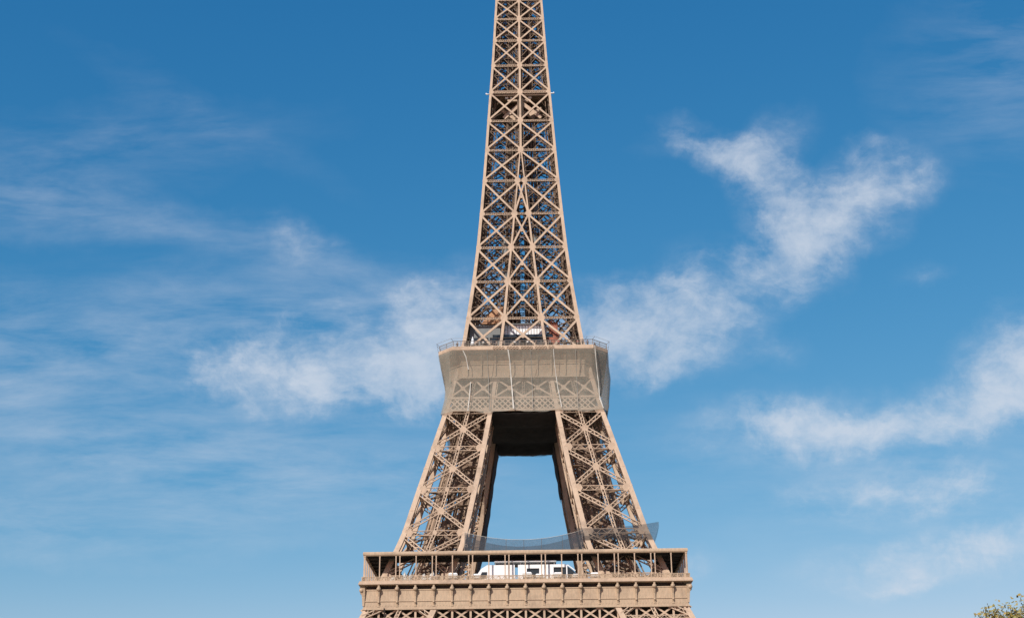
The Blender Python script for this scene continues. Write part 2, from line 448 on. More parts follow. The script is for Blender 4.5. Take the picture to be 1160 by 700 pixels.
for k in range(4):
    rest = MB()
    for z0, z1 in zip(LV2[:-1], LV2[1:]):
        wd = float(np.interp(z0, [116, 200, 270], [.53, .42, .34]))
        for which in ('l', 'c', 'r'):
            if which == 'c' and If(z0) < .9: continue
            if k == 0 and z0 < 225:
                q = MB(); upper_panel(q, k, z0, z1, which, wd*(.9 if which == 'c' else 1)); q.build('cross_brace', IRON, shaft)
            else: upper_panel(rest, k, z0, z1, which, wd)
    if k == 0:
        if rest.v: rest.build('face_lattice', IRON, shaft)
        for z in LV2[1:]:
            if z > 226: continue
            for j in range(4):
                q = MB(); gussets(q, k, z, j)
                if q.v: q.build('gusset_plate', IRON, shaft)
    else:
        for z in LV2[1:]: gussets(rest, k, z)
        rest.build('face_lattice', IRON, shaft)
# inner framing
mb = MB()
for sx_ in (-1, 1):
    for sy_ in (-1, 1):
        for z0, z1 in zip(LV2[:5], LV2[1:6]):
            for face in ('iy', 'ix'):
                def pt(s_, z):
                    a = If(z)+CI(z)*.5; b = Hf(z)-CW(z)*.5; t = a+(b-a)*s_; d = If(z)+.2
                    return Vector((sx_*t, sy_*d, z)) if face == 'iy' else Vector((sx_*d, sy_*t, z))
                n = (0, 1, 0) if face == 'iy' else (1, 0, 0)
                mb.bar(pt(0, z0), pt(1, z1), .34, .2, n); mb.bar(pt(1, z0), pt(0, z1), .34, .18, n)
                mb.bar(pt(0, z1), pt(1, z1), .3, .22, n)
                zm = (z0+z1)/2
                mb.bar(pt(0, zm), pt(.5, z1), .15, .12, n); mb.bar(pt(1, zm), pt(.5, z1), .15, .12, n)
for i, (z0, z1) in enumerate(zip(LV2[:-1], LV2[1:])):
    H0 = Hf(z1)-.5
    zz = z1-.15
    for sgn in (-1, 1):
        mb.bar((-H0, sgn*H0*.98, zz), (0, 0, zz), .22, .24, (0, 0, 1)); mb.bar((H0, sgn*H0*.98, zz+.02), (0, 0, zz+.02), .22, .24, (0, 0, 1))
    for t in (-.5, .5):
        mb.bar((-H0, t*H0, zz+.3), (H0, t*H0, zz+.3), .16, .24, (0, 0, 1)); mb.bar((t*H0, -H0, zz+.56), (t*H0, H0, zz+.56), .16, .22, (0, 0, 1))
    zm = (z0+z1)/2
    for sgn in (-1, 1):                                            # spidery raking struts from the shaft to the corners
        for s2 in (-1, 1):
            mb.bar((sgn*1.8, s2*1.8, z1-.3), (sgn*(Hf(z0)-.6), s2*(Hf(z0)-.6), z0+.5), .16, .18, (0, 0, 1))
            mb.bar((sgn*1.8, s2*1.8, z0+.3), (sgn*(Hf(zm)-.6), s2*(Hf(zm)-.6)*.5, zm), .12, .14, (0, 0, 1))
            mb.bar((sgn*(Hf(zm)-.5), s2*Hf(zm)*.5, zm), (sgn*Hf(z1)*.5, s2*(Hf(z1)-.5), z1-.1), .12, .12, (0, 0, 1))
for k in range(4):                                                 # light secondary grillage a little behind every face
    T = rotk(k); n = T((0, -1, 0))
    for z0, z1 in zip(LV2[:-6], LV2[1:-5]):
        if k == 0 and (z0 < 120 or 184 < z0 < 185): continue
        for m_ in range(3):
            za = z0+(z1-z0)*m_/3; zb = z0+(z1-z0)*(m_+1)/3
            ha, hb = Hf(za)-.9, Hf(zb)-.9
            mb.bar(T((-ha, -ha-.2, za)), T((ha, -ha-.2, za)), .12, .16, n)
            for j in range(6):
                a = -1+j/3; b = -1+(j+1)/3
                if (j+m_) % 2: a, b = b, a
                mb.bar(T((a*ha, -ha-.25-.02*m_, za)), T((b*hb, -hb-.25-.02*m_, zb)), .13, .12, n)
        for t in (-.74, -.42, .42, .74):
            mb.bar(T((t*Hf(z0), -Hf(z0)+1.6, z0)), T((t*Hf(z1), -Hf(z1)+1.6, z1)), .16, .16, n)
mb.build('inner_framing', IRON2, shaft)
# lift shafts: four guide towers on a cross plan with rails and ties
mb = MB()
for cx_0, cy_0 in ((-1, 0), (1, 0), (0, -1), (0, 1)):
    def gp(i, j, z):
        rr = float(np.interp(z, [116, 166, 200, 276], [3.1, 2.7, 2.3, 1.9])); hw = rr*.52
        return (cx_0*rr*1.05+i*hw, cy_0*rr*1.05+j*hw, z)
    for i in (-1, 1):
        for j in (-1, 1):
            mb.bar(gp(i, j, 116), gp(i, j, 200), .34, .34, (0, 1, 0)); mb.bar(gp(i, j, 200), gp(i, j, 272), .3, .3, (0, 1, 0))
    z = 117.
    while z < 270:
        for a, b in (((-1, -1), (1, -1)), ((1, -1), (1, 1)), ((1, 1), (-1, 1)), ((-1, 1), (-1, -1))):
            n = (0, 1, 0) if a[1] == b[1] else (1, 0, 0)
            mb.bar(gp(*a, z), gp(*b, z), .16, .16, n)
            mb.bar(gp(*a, z), gp(*b, z+3), .13, .1, n)
        z += 3
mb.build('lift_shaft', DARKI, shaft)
mb = MB()                                                          # dark trusses inside the side faces, dark webs behind the mullion: added as shade
for k in (1, 3):
    T = rotk(k)
    z = 117.
    i = 0
    while z < 232:
        h0, h1 = Hf(z)-.75, Hf(z+1.3)-.75
        mb.bar(T((-h0, -h0-.1, z)), T((h0, -h0-.1, z)), .3, .34, (0, 0, 1))
        m_ = 5
        for j in range(m_):
            a = -h0+2*h0*j/m_; b = -h0+2*h0*(j+1)/m_
            if (i+j) % 2: a, b = b, a
            mb.bar(T((a, -h0-.1, z)), T((b, -h1-.1, z+1.3)), .16, .3, T((1, 0, 0)))
        z += 1.3; i += 1
    for t in (-.8, -.4, 0, .4, .8):
        for za, zb in zip(LV2[:-6], LV2[1:-5]):
            mb.bar(T((t*Hf(za), -Hf(za)+.85, za)), T((t*Hf(zb), -Hf(zb)+.85, zb)), .3, .34, T((1, 0, 0)))
for x in (-1, 1):
    for za, zb in zip(LV2[4:-6], LV2[5:-5]):
        mb.bar((x*(If(za)+.55), -Hf(za)+1.5, za), (x*(If(zb)+.55), -Hf(zb)+1.5, zb), .5, 1.4, (0, 1, 0))
mb.build('shade_lining', DARKI, shaft)
mb = MB()                                                          # narrow vertical cladding strips and cable ducts
for i, x in enumerate((-3.9, -3.2, -2.5, -1.5, -.9, .8, 1.6, 2.3, 3.1, 3.8)):
    for y in (-3.2, 2.6):
        wv = (.5, .28, .42, .3, .2, .25, .4, .3, .5, .34)[i]
        k = 1.0
        for za, zb in ((117, 150), (150, 185), (185, 230)):
            ka, kb = [float(np.interp(q, [116, 170, 230], [1.05, .95, .72])) for q in (za, zb)]
            mb.bar((x*ka, y*ka-.1*(i % 3), za), (x*kb, y*kb-.1*(i % 3), zb), wv, .25, (0, 1, 0))
for z0, z1 in zip(LV2[:-6], LV2[1:-5]):                            # closed landings, staggered
    zz = z0+(z1-z0)*.35
    mb.box(-3.4, -.6, -2.6, 1.5, zz, zz+2.2); zz += 2.6
    mb.box(.5, 3.3, -2.2, 1.8, zz, zz+2.4)
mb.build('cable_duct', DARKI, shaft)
# spiral stair
mb = MB()
for s_, ph in ((-1, 0), (1, 2)):
    z = 118.; i = 0
    while z < 225:
        cxx = s_*Hf(z)*.52; cyy = -s_*Hf(z)*.25; r_ = 1.5; a = i*pi/6+ph
        mb.hexa([(cxx+.1*cos(a), cyy+.1*sin(a), z), (cxx+r_*cos(a), cyy+r_*sin(a), z), (cxx+r_*cos(a+.6), cyy+r_*sin(a+.6), z), (cxx+.1*cos(a+.6), cyy+.1*sin(a+.6), z),
                 (cxx+.1*cos(a), cyy+.1*sin(a), z+.07), (cxx+r_*cos(a), cyy+r_*sin(a), z+.07), (cxx+r_*cos(a+.6), cyy+r_*sin(a+.6), z+.07), (cxx+.1*cos(a+.6), cyy+.1*sin(a+.6), z+.07)])
        mb.bar((cxx+r_*cos(a), cyy+r_*sin(a), z), (cxx+r_*cos(a), cyy+r_*sin(a), z+1.1), .07, .07, (0, 1, 0))
        z += .33; i += 1
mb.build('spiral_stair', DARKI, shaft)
# intermediate platform
mb = MB()
h = Hf(193.3)-.6
mb.box(-h, h, -h, h, 193.0, 193.4)
for t in (-1, 1):
    mb.box(-h, h, t*h-.06, t*h+.06, 193.4, 194.6)
mb.box(-h-.2, -h+.1, -h-.6, -h-.2, 193.5, 193.7)
pf = mb.build('service_platform', IRON2, shaft)
mb = MB()
for (p, q) in (((-.3, -6.6, 190.6), (-4.4, -6.4, 186.7)), ((.6, -6.6, 191.0), (5.6, -6.3, 186.8)), ((-1.8, -4, 191.4), (3.8, -4, 188)), ((2.4, -6.5, 187.6), (5.8, -6.5, 189.4)), ((-5.5, -3, 191.6), (-1, -3, 188))):
    mb.bar(p, q, 1.0, .6, (0, 1, 0))
mb.box(-3.4, -.5, -6.9, -6.2, 191.7, 192.2); mb.box(.8, 2.8, -6.9, -6.2, 191.6, 192.3)
mb.build('platform_strut', IRON, shaft)
for s_ in (-1, 1):
    mb = MB()
    z = 193.2; x = s_*(Hf(z)+.45)
    mb.box(x-.5, x+.5, -Hf(z)-.1, -Hf(z)+.2, z-.12, z+.08)
    mb.ball((x+s_*.35, -Hf(z)+.05, z+.12), .22)
    mb.build('floodlight', WHITE, shaft, True)
for x, wv in ((-3.6, .8), (-2.4, .6), (2.6, .9)):
    mb = MB(); mb.box(x-wv/2, x+wv/2, -6.9, -6.4, 192.6, 193.0)
    mb.build('lamp_panel', WHITE, shaft)
# lift machine housings low in the shaft
mb = MB()
mb.hexa([(-10.6, -9.5, 126.6), (-5.0, -9.5, 126.6), (-5.0, -6, 126.6), (-10.6, -6, 126.6), (-7.2, -9.2, 130.6), (-5.0, -9.2, 131.2), (-5.0, -6, 131.2), (-7.2, -6, 130.6)])
mb.build('lift_housing', ORG, shaft)
for (x0, x1, y0, z0, z1) in ((6.6, 8.6, -12.4, 122.6, 125.4), (7.4, 9.0, -12.7, 119.6, 122.2), (6.0, 7.6, -12.0, 120.4, 122.0)):
    mb = MB()
    mb.box(x0, x1, y0, y0+2, z0, z1)
    for i in range(4):
        x = x0+(x1-x0)*(i+.5)/4
        mb.box(x-.06, x+.06, y0-.1, y0-.002, z0+.1, z1-.1)
    mb.box(x0-.1, x1+.1, y0-.15, y0+2.1, z1+.002, z1+.18)
    mb.tube((x0+.5, y0+1, z1+.1), (x0+.5, y0+1, z1+1.0), .25, .25)
    mb.build('lift_winch', RED, shaft)
# dark drums (counterweights) hanging between the guides
for (x, z0, z1) in ((-3.9, 140, 143.5), (3.6, 150, 153), (-4.3, 148, 152.5), (4.4, 138.4, 142), (-4.2, 131, 134), (3.8, 160, 163)):
    mb = MB(); mb.tube((x, -2.5, z0), (x, -2.5, z1), 1.1, 1.1, 14); mb.tube((x, -2.5, z1), (x, -2.5, z1+.7), 1.1, .3, 14); mb.tube((x, -2.5, z1+.7), (x, -2.5, z1+6), .07, .07, 6)
    mb.build('counterweight', GREY, shaft)

# ------------------------------------------------------------------ first floor
B = 3.93
FY = 34.7
mb = MB()
def ring(mb, h1, h0, z0, z1):
    mb.box(-h1, h1, -h1, -h0, z0, z1); mb.box(-h1, h1, h0, h1, z0, z1)
    mb.box(-h1, -h0, -h0+.002, h0-.002, z0, z1); mb.box(h0, h1, -h0+.002, h0-.002, z0, z1)
ring(mb, 33.9, 13, 56.3, 56.88)
ring(mb, 33.7, 12.5, 52.3, 52.6)  # slab added as dark backing, for the shade seen through the girder
for t in np.arange(-32, 33, 4):
    if abs(t) > 13.2:
        mb.box(t-.25, t+.25, -33, 33, 54.4, 56.19); mb.box(-33, 33, t-.25, t+.25, 54.6, 56.17)
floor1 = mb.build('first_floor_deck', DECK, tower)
mb = MB()
ring(mb, FY, FY-.5, 52.1, 56.05)
ring(mb, FY+.14, FY+.002, 53.52, 53.68)
ring(mb, FY+.10, FY+.002, 52.12, 52.42)
ring(mb, FY+.22, FY-.3, 51.78, 52.1)
ring(mb, FY+.1, FY+.002, 55.9, 56.12)
for k in range(4):            # thin vertical battens and seams on the frieze plates
    T = rotk(k)
    for j in range(-17, 18):
        if j % 2: 
            x = j*B/2
            mb.bar(T((x, -FY-.015, 53.7)), T((x, -FY-.015, 55.9)), .05, .03, T((0, 1, 0)))
    for j in range(-52, 53):
        x = j*B/6
        if abs(x) < FY-.3: mb.bar(T((x, -FY-.03, 52.44)), T((x, -FY-.03, 52.74)), .3, .06, T((0, 1, 0)))
frieze = mb.build('frieze', FRZ, tower)
mb = MB()
def prof_ring(mb, prof):
    for k in range(4):
        T = rotk(k); secs = []
        for sgn in (-1, 1):
            secs.append([T((sgn*h_, -h_, z)) for (h_, z) in prof])
        mb.loft(secs)
prof_ring(mb, [(33.0, 56.9), (35.55, 56.98), (35.8, 57.05), (35.8, 57.4), (35.65, 57.5), (35.65, 57.78), (34.4, 57.78)])
cornice = mb.build('cornice', IRON, tower)
# brackets with a ball head
mb = MB()
mb.loft([[(-.17, 0, 52.6), (.17, 0, 52.6), (.17, -.14, 52.6), (-.17, -.14, 52.6)], [(-.17, 0, 53.3), (.17, 0, 53.3), (.17, -.35, 53.3), (-.17, -.35, 53.3)],
         [(-.17, 0, 54.6), (.17, 0, 54.6), (.17, -.42, 54.6), (-.17, -.42, 54.6)], [(-.2, 0, 55.6), (.2, 0, 55.6), (.2, -.75, 55.6), (-.2, -.75, 55.6)], [(-.2, .9, 56.88), (.2, .9, 56.88), (.2, -.95, 56.88), (-.2, -.95, 56.88)]])
mb.ball((0, -.72, 56.1), .48, 12, 8)
mb.ball((0, -.33, 53.35), .25, 10, 6)
mb.box(-.26, .26, -.2, 0, 52.42, 52.62)
first = None
for k in range(4):
    for j in list(range(-8, 9)):
        if first is None: o = first = mb.build('bracket', FRZ, frieze)
        else:
            o = first.copy(); C.objects.link(o); o.parent = frieze
        p = rotk(k)((j*B, -FY, 0)); o.location = p; o.rotation_euler = (0, 0, k*pi/2)
# corner brackets
mb2 = MB()
mb2.loft([[(-.2, -.2, 52.6), (.2, -.2, 52.6), (.2, .2, 52.6), (-.2, .2, 52.6)], [(-.35, -.35, 54.6), (.3, -.35, 54.6), (.3, .3, 54.6), (-.35, .3, 54.6)], [(-.8, -.8, 56.4), (.3, -.8, 56.4), (.3, .3, 56.4), (-.8, .3, 56.4)]])
mb2.ball((-.45, -.45, 55.9), .5, 12, 8)
fc = None
for k in range(4):
    if fc is None: o = fc = mb2.build('corner_bracket', FRZ, frieze)
    else: o = fc.copy(); C.objects.link(o); o.parent = frieze
    o.location = rotk(k)((-FY, -FY, 0)); o.rotation_euler = (0, 0, k*pi/2)
# belt girder of crossed bars under the frieze
for k in range(4):
    q = MB(); T = rotk(k); n = T((0, -1, 0)); Y = -FY+.55
    for (za, zb) in ((51.9, 49.3), (49.3, 46.7)):
        for j in range(-9, 9):
            x0, x1 = j*B, (j+1)*B
            q.bar(T((x0+.1, Y, za)), T((x1-.1, Y, zb)), .36, .3, n); q.bar(T((x1-.1, Y+.006, za)), T((x0+.1, Y+.006, zb)), .36, .29, n)
            q.plate(T(((x0+x1)/2, Y-.17, (za+zb)/2)), n, (0, 0, 1), .42, .03, 4)
        q.bar(T((-FY, Y+.02, zb)), T((FY, Y+.02, zb)), .4, .4, n)
    for j in range(-8, 9): q.bar(T((j*B, Y-.02, 45.8)), T((j*B, Y-.02, 51.76)), .44, .38, n)
    q.build('belt_girder', IRON, tower)
    # inner web and floor beams behind the girder
    q = MB()
    for j in range(-8, 9):
        q.bar(T((j*B, Y+4, 46)), T((j*B, Y+4, 56)), .3, .3, n); q.bar(T((j*B, Y+4, 46)), T(((j+1)*B, Y+4, 52)), .3, .25, n); q.bar(T(((j+1)*B, Y+4.02, 46)), T((j*B, Y+4.02, 52)), .3, .25, n)
        q.bar(T((j*B, Y+.3, 52.2)), T((j*B, Y+4, 54.2)), .3, .3, T((1, 0, 0)))
    q.bar(T((-30, Y+4, 52)), T((30, Y+4, 52)), 1.6, .2, n)
    
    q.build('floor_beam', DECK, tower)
# gallery above the first floor: roof, beam, posts and parapet
mb = MB()
ring(mb, 34.85, 28.9, 63.75, 63.95)
for k in range(4):
    T = rotk(k)
    for j in range(-8, 9): mb.bar(T((j*B, -34.5, 63.6)), T((j*B, -29, 63.6)), .18, .28, (0, 0, 1))
    mb.bar(T((-29, -29, 63.4)), T((29, -29, 63.4)), .2, .9, (0, 0, 1))
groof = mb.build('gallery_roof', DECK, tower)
mb = MB()
prof_ring(mb, [(34.4, 63.35), (34.95, 63.35), (35.1, 63.6), (35.1, 63.95), (35.0, 64.2), (34.4, 64.2)])
mb.build('roof_beam', FRZ, groof)
def post_mb(wd):
    m_ = MB(); m_.box(-wd/2, wd/2, -.16, .16, 57.7, 63.36); m_.box(-wd/2-.06, wd/2+.06, -.2, .2, 57.7, 58.1); m_.box(-wd/2-.06, wd/2+.06, -.2, .2, 63.1, 63.352)
    return m_
pp = None
for k in (0, 1, 3):
    for j in range(-9, 10):
        offs = (-.42, .42) if j % 2 else (0,)
        if abs(j) == 9: offs = (.55,) if j < 0 else (-.55,)
        for of in offs:
            if pp is None: o = pp = post_mb(.21).build('post', IRON, groof)
            else: o = pp.copy(); C.objects.link(o); o.parent = groof
            o.location = rotk(k)((j*B+of, -34.65, 0)); o.rotation_euler = (0, 0, k*pi/2)
for k in range(4):
    q = MB(); T = rotk(k); n = T((0, -1, 0)); Y = -35.15
    q.bar(T((-35.2, Y, 58.72)), T((35.2, Y, 58.72)), .12, .2, n)
    q.bar(T((-35.2, Y, 57.88)), T((35.2, Y, 57.88)), .1, .16, n)
    x = -35.1
    i = 0
    while x < 35.1:
        q.bar(T((x, Y, 57.8)), T((x, Y, 58.7)), .09, .05, n)
        if i % 6 == 0: q.bar(T((x, Y-.03, 57.75)), T((x, Y-.03, 58.8)), .2, .16, n)
        x += .235; i += 1
    for i in range(54):
        x = -35.0+i*1.3
        q.bar(T((x, Y+.05, 57.9)), T((x+.65, Y+.05, 58.66)), .1, .03, n); q.bar(T((x+1.3, Y+.06, 57.9)), T((x+.65, Y+.06, 58.66)), .1, .03, n)
    q.build('railing', FRZ, cornice)

# ------------------------------------------------------------------ second floor
CH = 3.6
def octo(h_, z, ch=None):
    c = CH*h_/20.5 if ch is None else ch
    a = h_-c
    return [(-a, -h_, z), (a, -h_, z), (h_, -a, z), (h_, a, z), (a, h_, z), (-a, h_, z), (-h_, a, z), (-h_, -a, z)]
mb = MB()
mb.loft([octo(19.6, 114.9), octo(19.6, 115.7)])
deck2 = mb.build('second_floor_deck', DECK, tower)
mb = MB()
mb.grid([octo(20.0, 115.35), octo(20.4, 115.6), octo(20.5, 115.75), octo(20.5, 116.55), octo(20.35, 116.7), octo(19.5, 116.7)], True)
mb.build('rim', IRON, deck2)
mb = MB()
mb.grid([octo(17.75, 109.6), octo(17.75, 112.9), octo(18.1, 113.7), octo(18.9, 114.6), octo(20.0, 115.3)], True)
for (ha, hb, za, zb) in ((17.76, 17.95, 112.75, 112.95), (17.5, 18.0, 109.4, 109.75)):
    mb.grid([octo(ha, za), octo(hb, za+.01), octo(hb, zb), octo(ha, zb+.01)], True)
wall2 = mb.build('coved_wall', FRZ, deck2)
mb = MB()
mb.loft([[(-.16, 0, z), (.16, 0, z), (.16, -d, z), (-.16, -d, z)] for z, d in ((109.8, .4), (112.8, .45), (113.7, .8), (114.6, 1.5), (115.3, 2.3))])
rb = None
for k in range(4):
    for j in range(-4, 5):
        if rb is None: o = rb = mb.build('rib', FRZ, wall2)
        else: o = rb.copy(); C.objects.link(o); o.parent = wall2
        o.location = rotk(k)((j*3.36, -17.74, 0)); o.rotation_euler = (0, 0, k*pi/2)
# ring strips below the rail, middle of the front rim
mb = MB()
for x0 in (-7.3, -3.9, -.5, 2.9, 6.1):
    for i in range(4 if x0 < 6 else 2):
        c = (x0+i*.72+.35, -20.56, 116.05)
        for a in range(10):
            a0, a1 = 2*pi*a/10, 2*pi*(a+1)/10
            mb.bar((c[0]+.27*cos(a0), c[1], c[2]+.27*sin(a0)), (c[0]+.27*cos(a1), c[1], c[2]+.27*sin(a1)), .1, .08, (0, 1, 0))
mb.build('rim_ornament', IRON2, deck2)
# truss band and diamond band
for k in range(4):
    T = rotk(k); n = T((0, -1, 0)); q = MB()
    P_ = lambda x, z, o=0: T((x, -Hf(z)-.02+o, z))
    za, zb = 104.6, 109.3
    for (xa0, xb0, xa1, xb1) in [(-Hf(za)+.6, -(Hf(za)+If(za))/2, -Hf(zb)+.6, -(Hf(zb)+If(zb))/2), (-(Hf(za)+If(za))/2, -If(za)-.5, -(Hf(zb)+If(zb))/2, -If(zb)-.5), (-If(za), 0, -If(zb), 0),
                               (0, If(za), 0, If(zb)), (If(za)+.5, (Hf(za)+If(za))/2, If(zb)+.5, (Hf(zb)+If(zb))/2), ((Hf(za)+If(za))/2, Hf(za)-.6, (Hf(zb)+If(zb))/2, Hf(zb)-.6)]:
        q.bar(P_(xa0, za, .2), P_(xb1, zb, .2), .42, .3, n); q.bar(P_(xb0, za, .206), P_(xa1, zb, .206), .42, .29, n)
        q.plate((P_(xa0, za)+P_(xb1, zb)+P_(xb0, za)+P_(xa1, zb))/4, n, (0, 0, 1), .6, .05)
        q.lattice(P_(xb0, za, .24), P_(xb1, zb, .24), .75, .3, n, .16)
        q.lattice(P_(xa0, za, .24), P_(xa1, zb, .24), .75, .3, n, .16)
    for z, wd in ((104.35, .5), (109.45, .45), (101.05, .55)):
        q.bar(P_(-Hf(z)+.1, z, .1), P_(Hf(z)-.1, z, .1), wd, .4, n)
    q.build('truss_band', IRON, deck2)
    q = MB(); z0, z1 = 101.3, 104.15
    x = -19.2
    i = 0
    while x < 19.:
        for a, b in ((x, x+2.7), (x+2.7, x)):
            if max(abs(a), abs(b)) < Hf(102.7)-.3:
                q.bar(P_(a, z0, .12+.006*(a > b)), P_(b, z1, .12+.006*(a > b)), .3, .12, n)
        x += 1.35; i += 1
    q.build('diamond_lattice', IRON, deck2)
    q = MB()
    q.bar(P_(-18, 105, 1.6), P_(18, 105, 1.6), .2, .4, n)
    q.grid([[P_(-17.6, 104.6, 2.2), P_(17.6, 104.6, 2.2)], [P_(-15.9, 109.4, 1.6), P_(15.9, 109.4, 1.6)]])
    q.build('floor_beam', DARKI, deck2)
# guard rail with outward leaning screen
mb = MB()
o8 = octo(20.2, 116.7); t8 = octo(20.3, 118.0); l8 = octo(20.95, 118.5)
for i in range(8):
    a, b = Vector(o8[i]), Vector(o8[(i+1) % 8]); c, d = Vector(t8[i]), Vector(t8[(i+1) % 8]); e, f = Vector(l8[i]), Vector(l8[(i+1) % 8])
    n = (b-a).cross(Vector((0, 0, 1)))
    mb.bar(c, d, .13, .1, n); mb.bar(a.lerp(c, .55), b.lerp(d, .55), .08, .06, n); mb.bar(a.lerp(c, .25), b.lerp(d, .25), .06, .06, n); mb.bar(e, f, .04, .04, n)
    m_ = max(2, int((b-a).length/1.68))
    for j in range(m_+1):
        t = j/m_; p0 = a.lerp(b, t); p1 = c.lerp(d, t); p2 = e.lerp(f, t)
        mb.bar(p0, p1, .1, .1, n)
        if j % 2 == 0: mb.bar(p1, p2, .06, .06, n)
    m_ = int((b-a).length/.4)
    for j in range(m_+1):
        t = j/m_; mb.bar(a.lerp(b, t), c.lerp(d, t), .035, .035, n)
mb.build('railing', RAIL, deck2)
# upper terrace building of the second floor
mb = MB(); mb.box(-13.2, -5.6, -11.9, -5, 119.9, 124.9); mb.box(-13.3, -5.5, -12.1, -4.9, 124.902, 125.2)
k1 = mb.build('kiosk', GREY, deck2)
mb = MB()
for x in (-12, -9.6, -7.2): mb.box(x-1, x+1, -11.96, -11.9, 120.2, 122.0)
mb.build('window', GLASS, k1)
mb = MB(); mb.box(-5.4, 5.8, -11.7, -6, 122.6, 125.3)
k2 = mb.build('terrace_hall', WHITE, deck2)
mb = MB()
for i in range(16):
    x = -5.2+i*.72; mb.box(x-.05, x+.05, -11.8, -11.702, 122.7, 125.2)
mb.box(-5.5, 5.9, -12.0, -6, 125.302, 125.6)
mb.build('mullion', GREY, k2)
mb = MB(); mb.box(-7.5, 8.5, -12.2, -5.5, 121.9, 122.598); mb.box(-5.2, 5.6, -11.6, -6, 119.4, 121.898)
mb.build('glazing', GLASS, k2)
mb = MB(); mb.box(-12.5, 12.5, -12.4, -4, 119.0, 119.3)
for x in np.arange(-12, 12.1, 3): mb.box(x-.12, x+.12, -12.3, -12.06, 116.7, 119.0)
for x in np.arange(-12, 12.1, .8): mb.box(x-.04, x+.04, -12.45, -12.41, 119.3, 120.3)
mb.build('upper_terrace', IRON2, deck2)

# ------------------------------------------------------------------ nets
def netring():
    rows = []
    #        z, half left, half right, half front
    pr = [(115.6, 20.56, 20.56, 20.56), (115.0, 20.5, 20.75, 20.4), (112.5, 20.0, 20.75, 19.7), (109.5, 19.25, 20.65, 18.9), (106.5, 18.75, 20.6, 18.9), (104, 18.9, 20.5, 19.2), (102, 19.3, 20.3, 19.55), (100.4, 19.75, 20.1, 19.75)]
    for (z, hl, hr, hfr) in pr:
        pts = []
        cL, cR = 3.6*(z-98)/18, 3.6
        cL = max(.8, cL)
        cR = np.interp(z, [100, 106, 116], [1.0, 3.2, 3.6])
        corners = [(-hl+cL, -hfr), (hr-cR, -hfr), (hr, -hfr+cR), (hr, 19.5), (-hl, 19.5), (-hl, -hfr+cL)]
        for i in range(6):
            a, b = corners[i], corners[(i+1) % 6]
            m_ = {0: 28, 1: 5, 2: 18, 3: 10, 4: 18, 5: 5}[i]
            for j in range(m_):
                t = j/m_; x = a[0]+(b[0]-a[0])*t; y = a[1]+(b[1]-a[1])*t
                amp = .22*min(1, (116-z)/3)
                wv = amp*(sin(x*1.3+z*.35)+.6*sin(y*1.1+z*.5+2)+.5*sin(x*.45-z*.7))
                if i == 0: y += wv*.8
                elif i in (2, 4): x += wv
                else: x += wv*.5; y += wv*.3
                zz = z - (.25*sin(x*.55)+.2*sin(x*1.3+1) if z < 101 else 0)
                pts.append((x, y, zz))
        rows.append(pts)
    # refine vertically
    out_ = []
    for a, b in zip(rows[:-1], rows[1:]):
        for t in (0, .5):
            out_.append([tuple(np.array(p)*(1-t)+np.array(q)*t) for p, q in zip(a, b)])
    out_.append(rows[-1])
    return out_
mb = MB(); mb.grid(netring(), True)
net = mb.build('safety_net', NET, None, True)
tag(net, 'beige see-through safety net wrapped round the upper gallery, with white straps down it', 'safety net', 'safety nets on the tower')
nr_ = netring()
for (name, a, b) in (('side_layer', 28, 53), ('side_layer', 61, 84)):
    q = MB(); q.grid([[(x*.992, y*.995, z) for (x, y, z) in row[a:b]] for row in nr_]); q.build(name, NET, net, True)
def net_y(z): return -float(np.interp(z, [100.4, 102, 104, 106.5, 109.5, 112.5, 115, 116], [19.75, 19.55, 19.2, 18.9, 18.9, 19.7, 20.4, 20.62]))-.16
def strap(pts, wd):
    mb = MB(); rows = []
    for i in range(len(pts)-1):
        (xa, za), (xb, zb) = pts[i], pts[i+1]
        for j in range(6):
            t = j/6; x = xa+(xb-xa)*t; z = za+(zb-za)*t
            yy = net_y(z)-.12
            ww = wd*(1+.25*sin(z*2.1))
            rows.append([(x-ww*.38, yy, z), (x+ww*.38, yy, z)])
    x, z = pts[-1]; rows.append([(x-wd/2, net_y(z)-.12, z), (x+wd/2, net_y(z)-.12, z)])
    mb.grid(rows); mb.build('strap', STRAP, net, solid=.03)
strap([(-14.4, 115.5), (-13.7, 114), (-13.1, 111)], .28)
strap([(-3.6, 115.6), (-3.2, 113), (-2.8, 107), (-2.4, 101)], .36)
strap([(-12.6, 108), (-12.9, 104), (-13.2, 100.6)], .26)
strap([(7.3, 115.6), (7.5, 112), (8.2, 106), (9.0, 101.2)], .22)
strap([(17.2, 116.2), (17.4, 113), (17.9, 107), (18.0, 103)], .22)
strap([(18.0, 104), (18.3, 102.5), (18.8, 100.8)], .32)
for (x0, x1) in ((-8.6, -8.1), (1.9, 2.2), (12.6, 12.9)):            # stitched panel seams
    mb = MB(); rows = []
    for z in np.linspace(115.4, 100.7, 30):
        x = x0+(x1-x0)*(116-z)/15; yy = net_y(z)-.1; rows.append([(x-.07, yy, z), (x+.07, yy, z)])
    mb.grid(rows); mb.build('seam', GREY2, net, solid=.03)
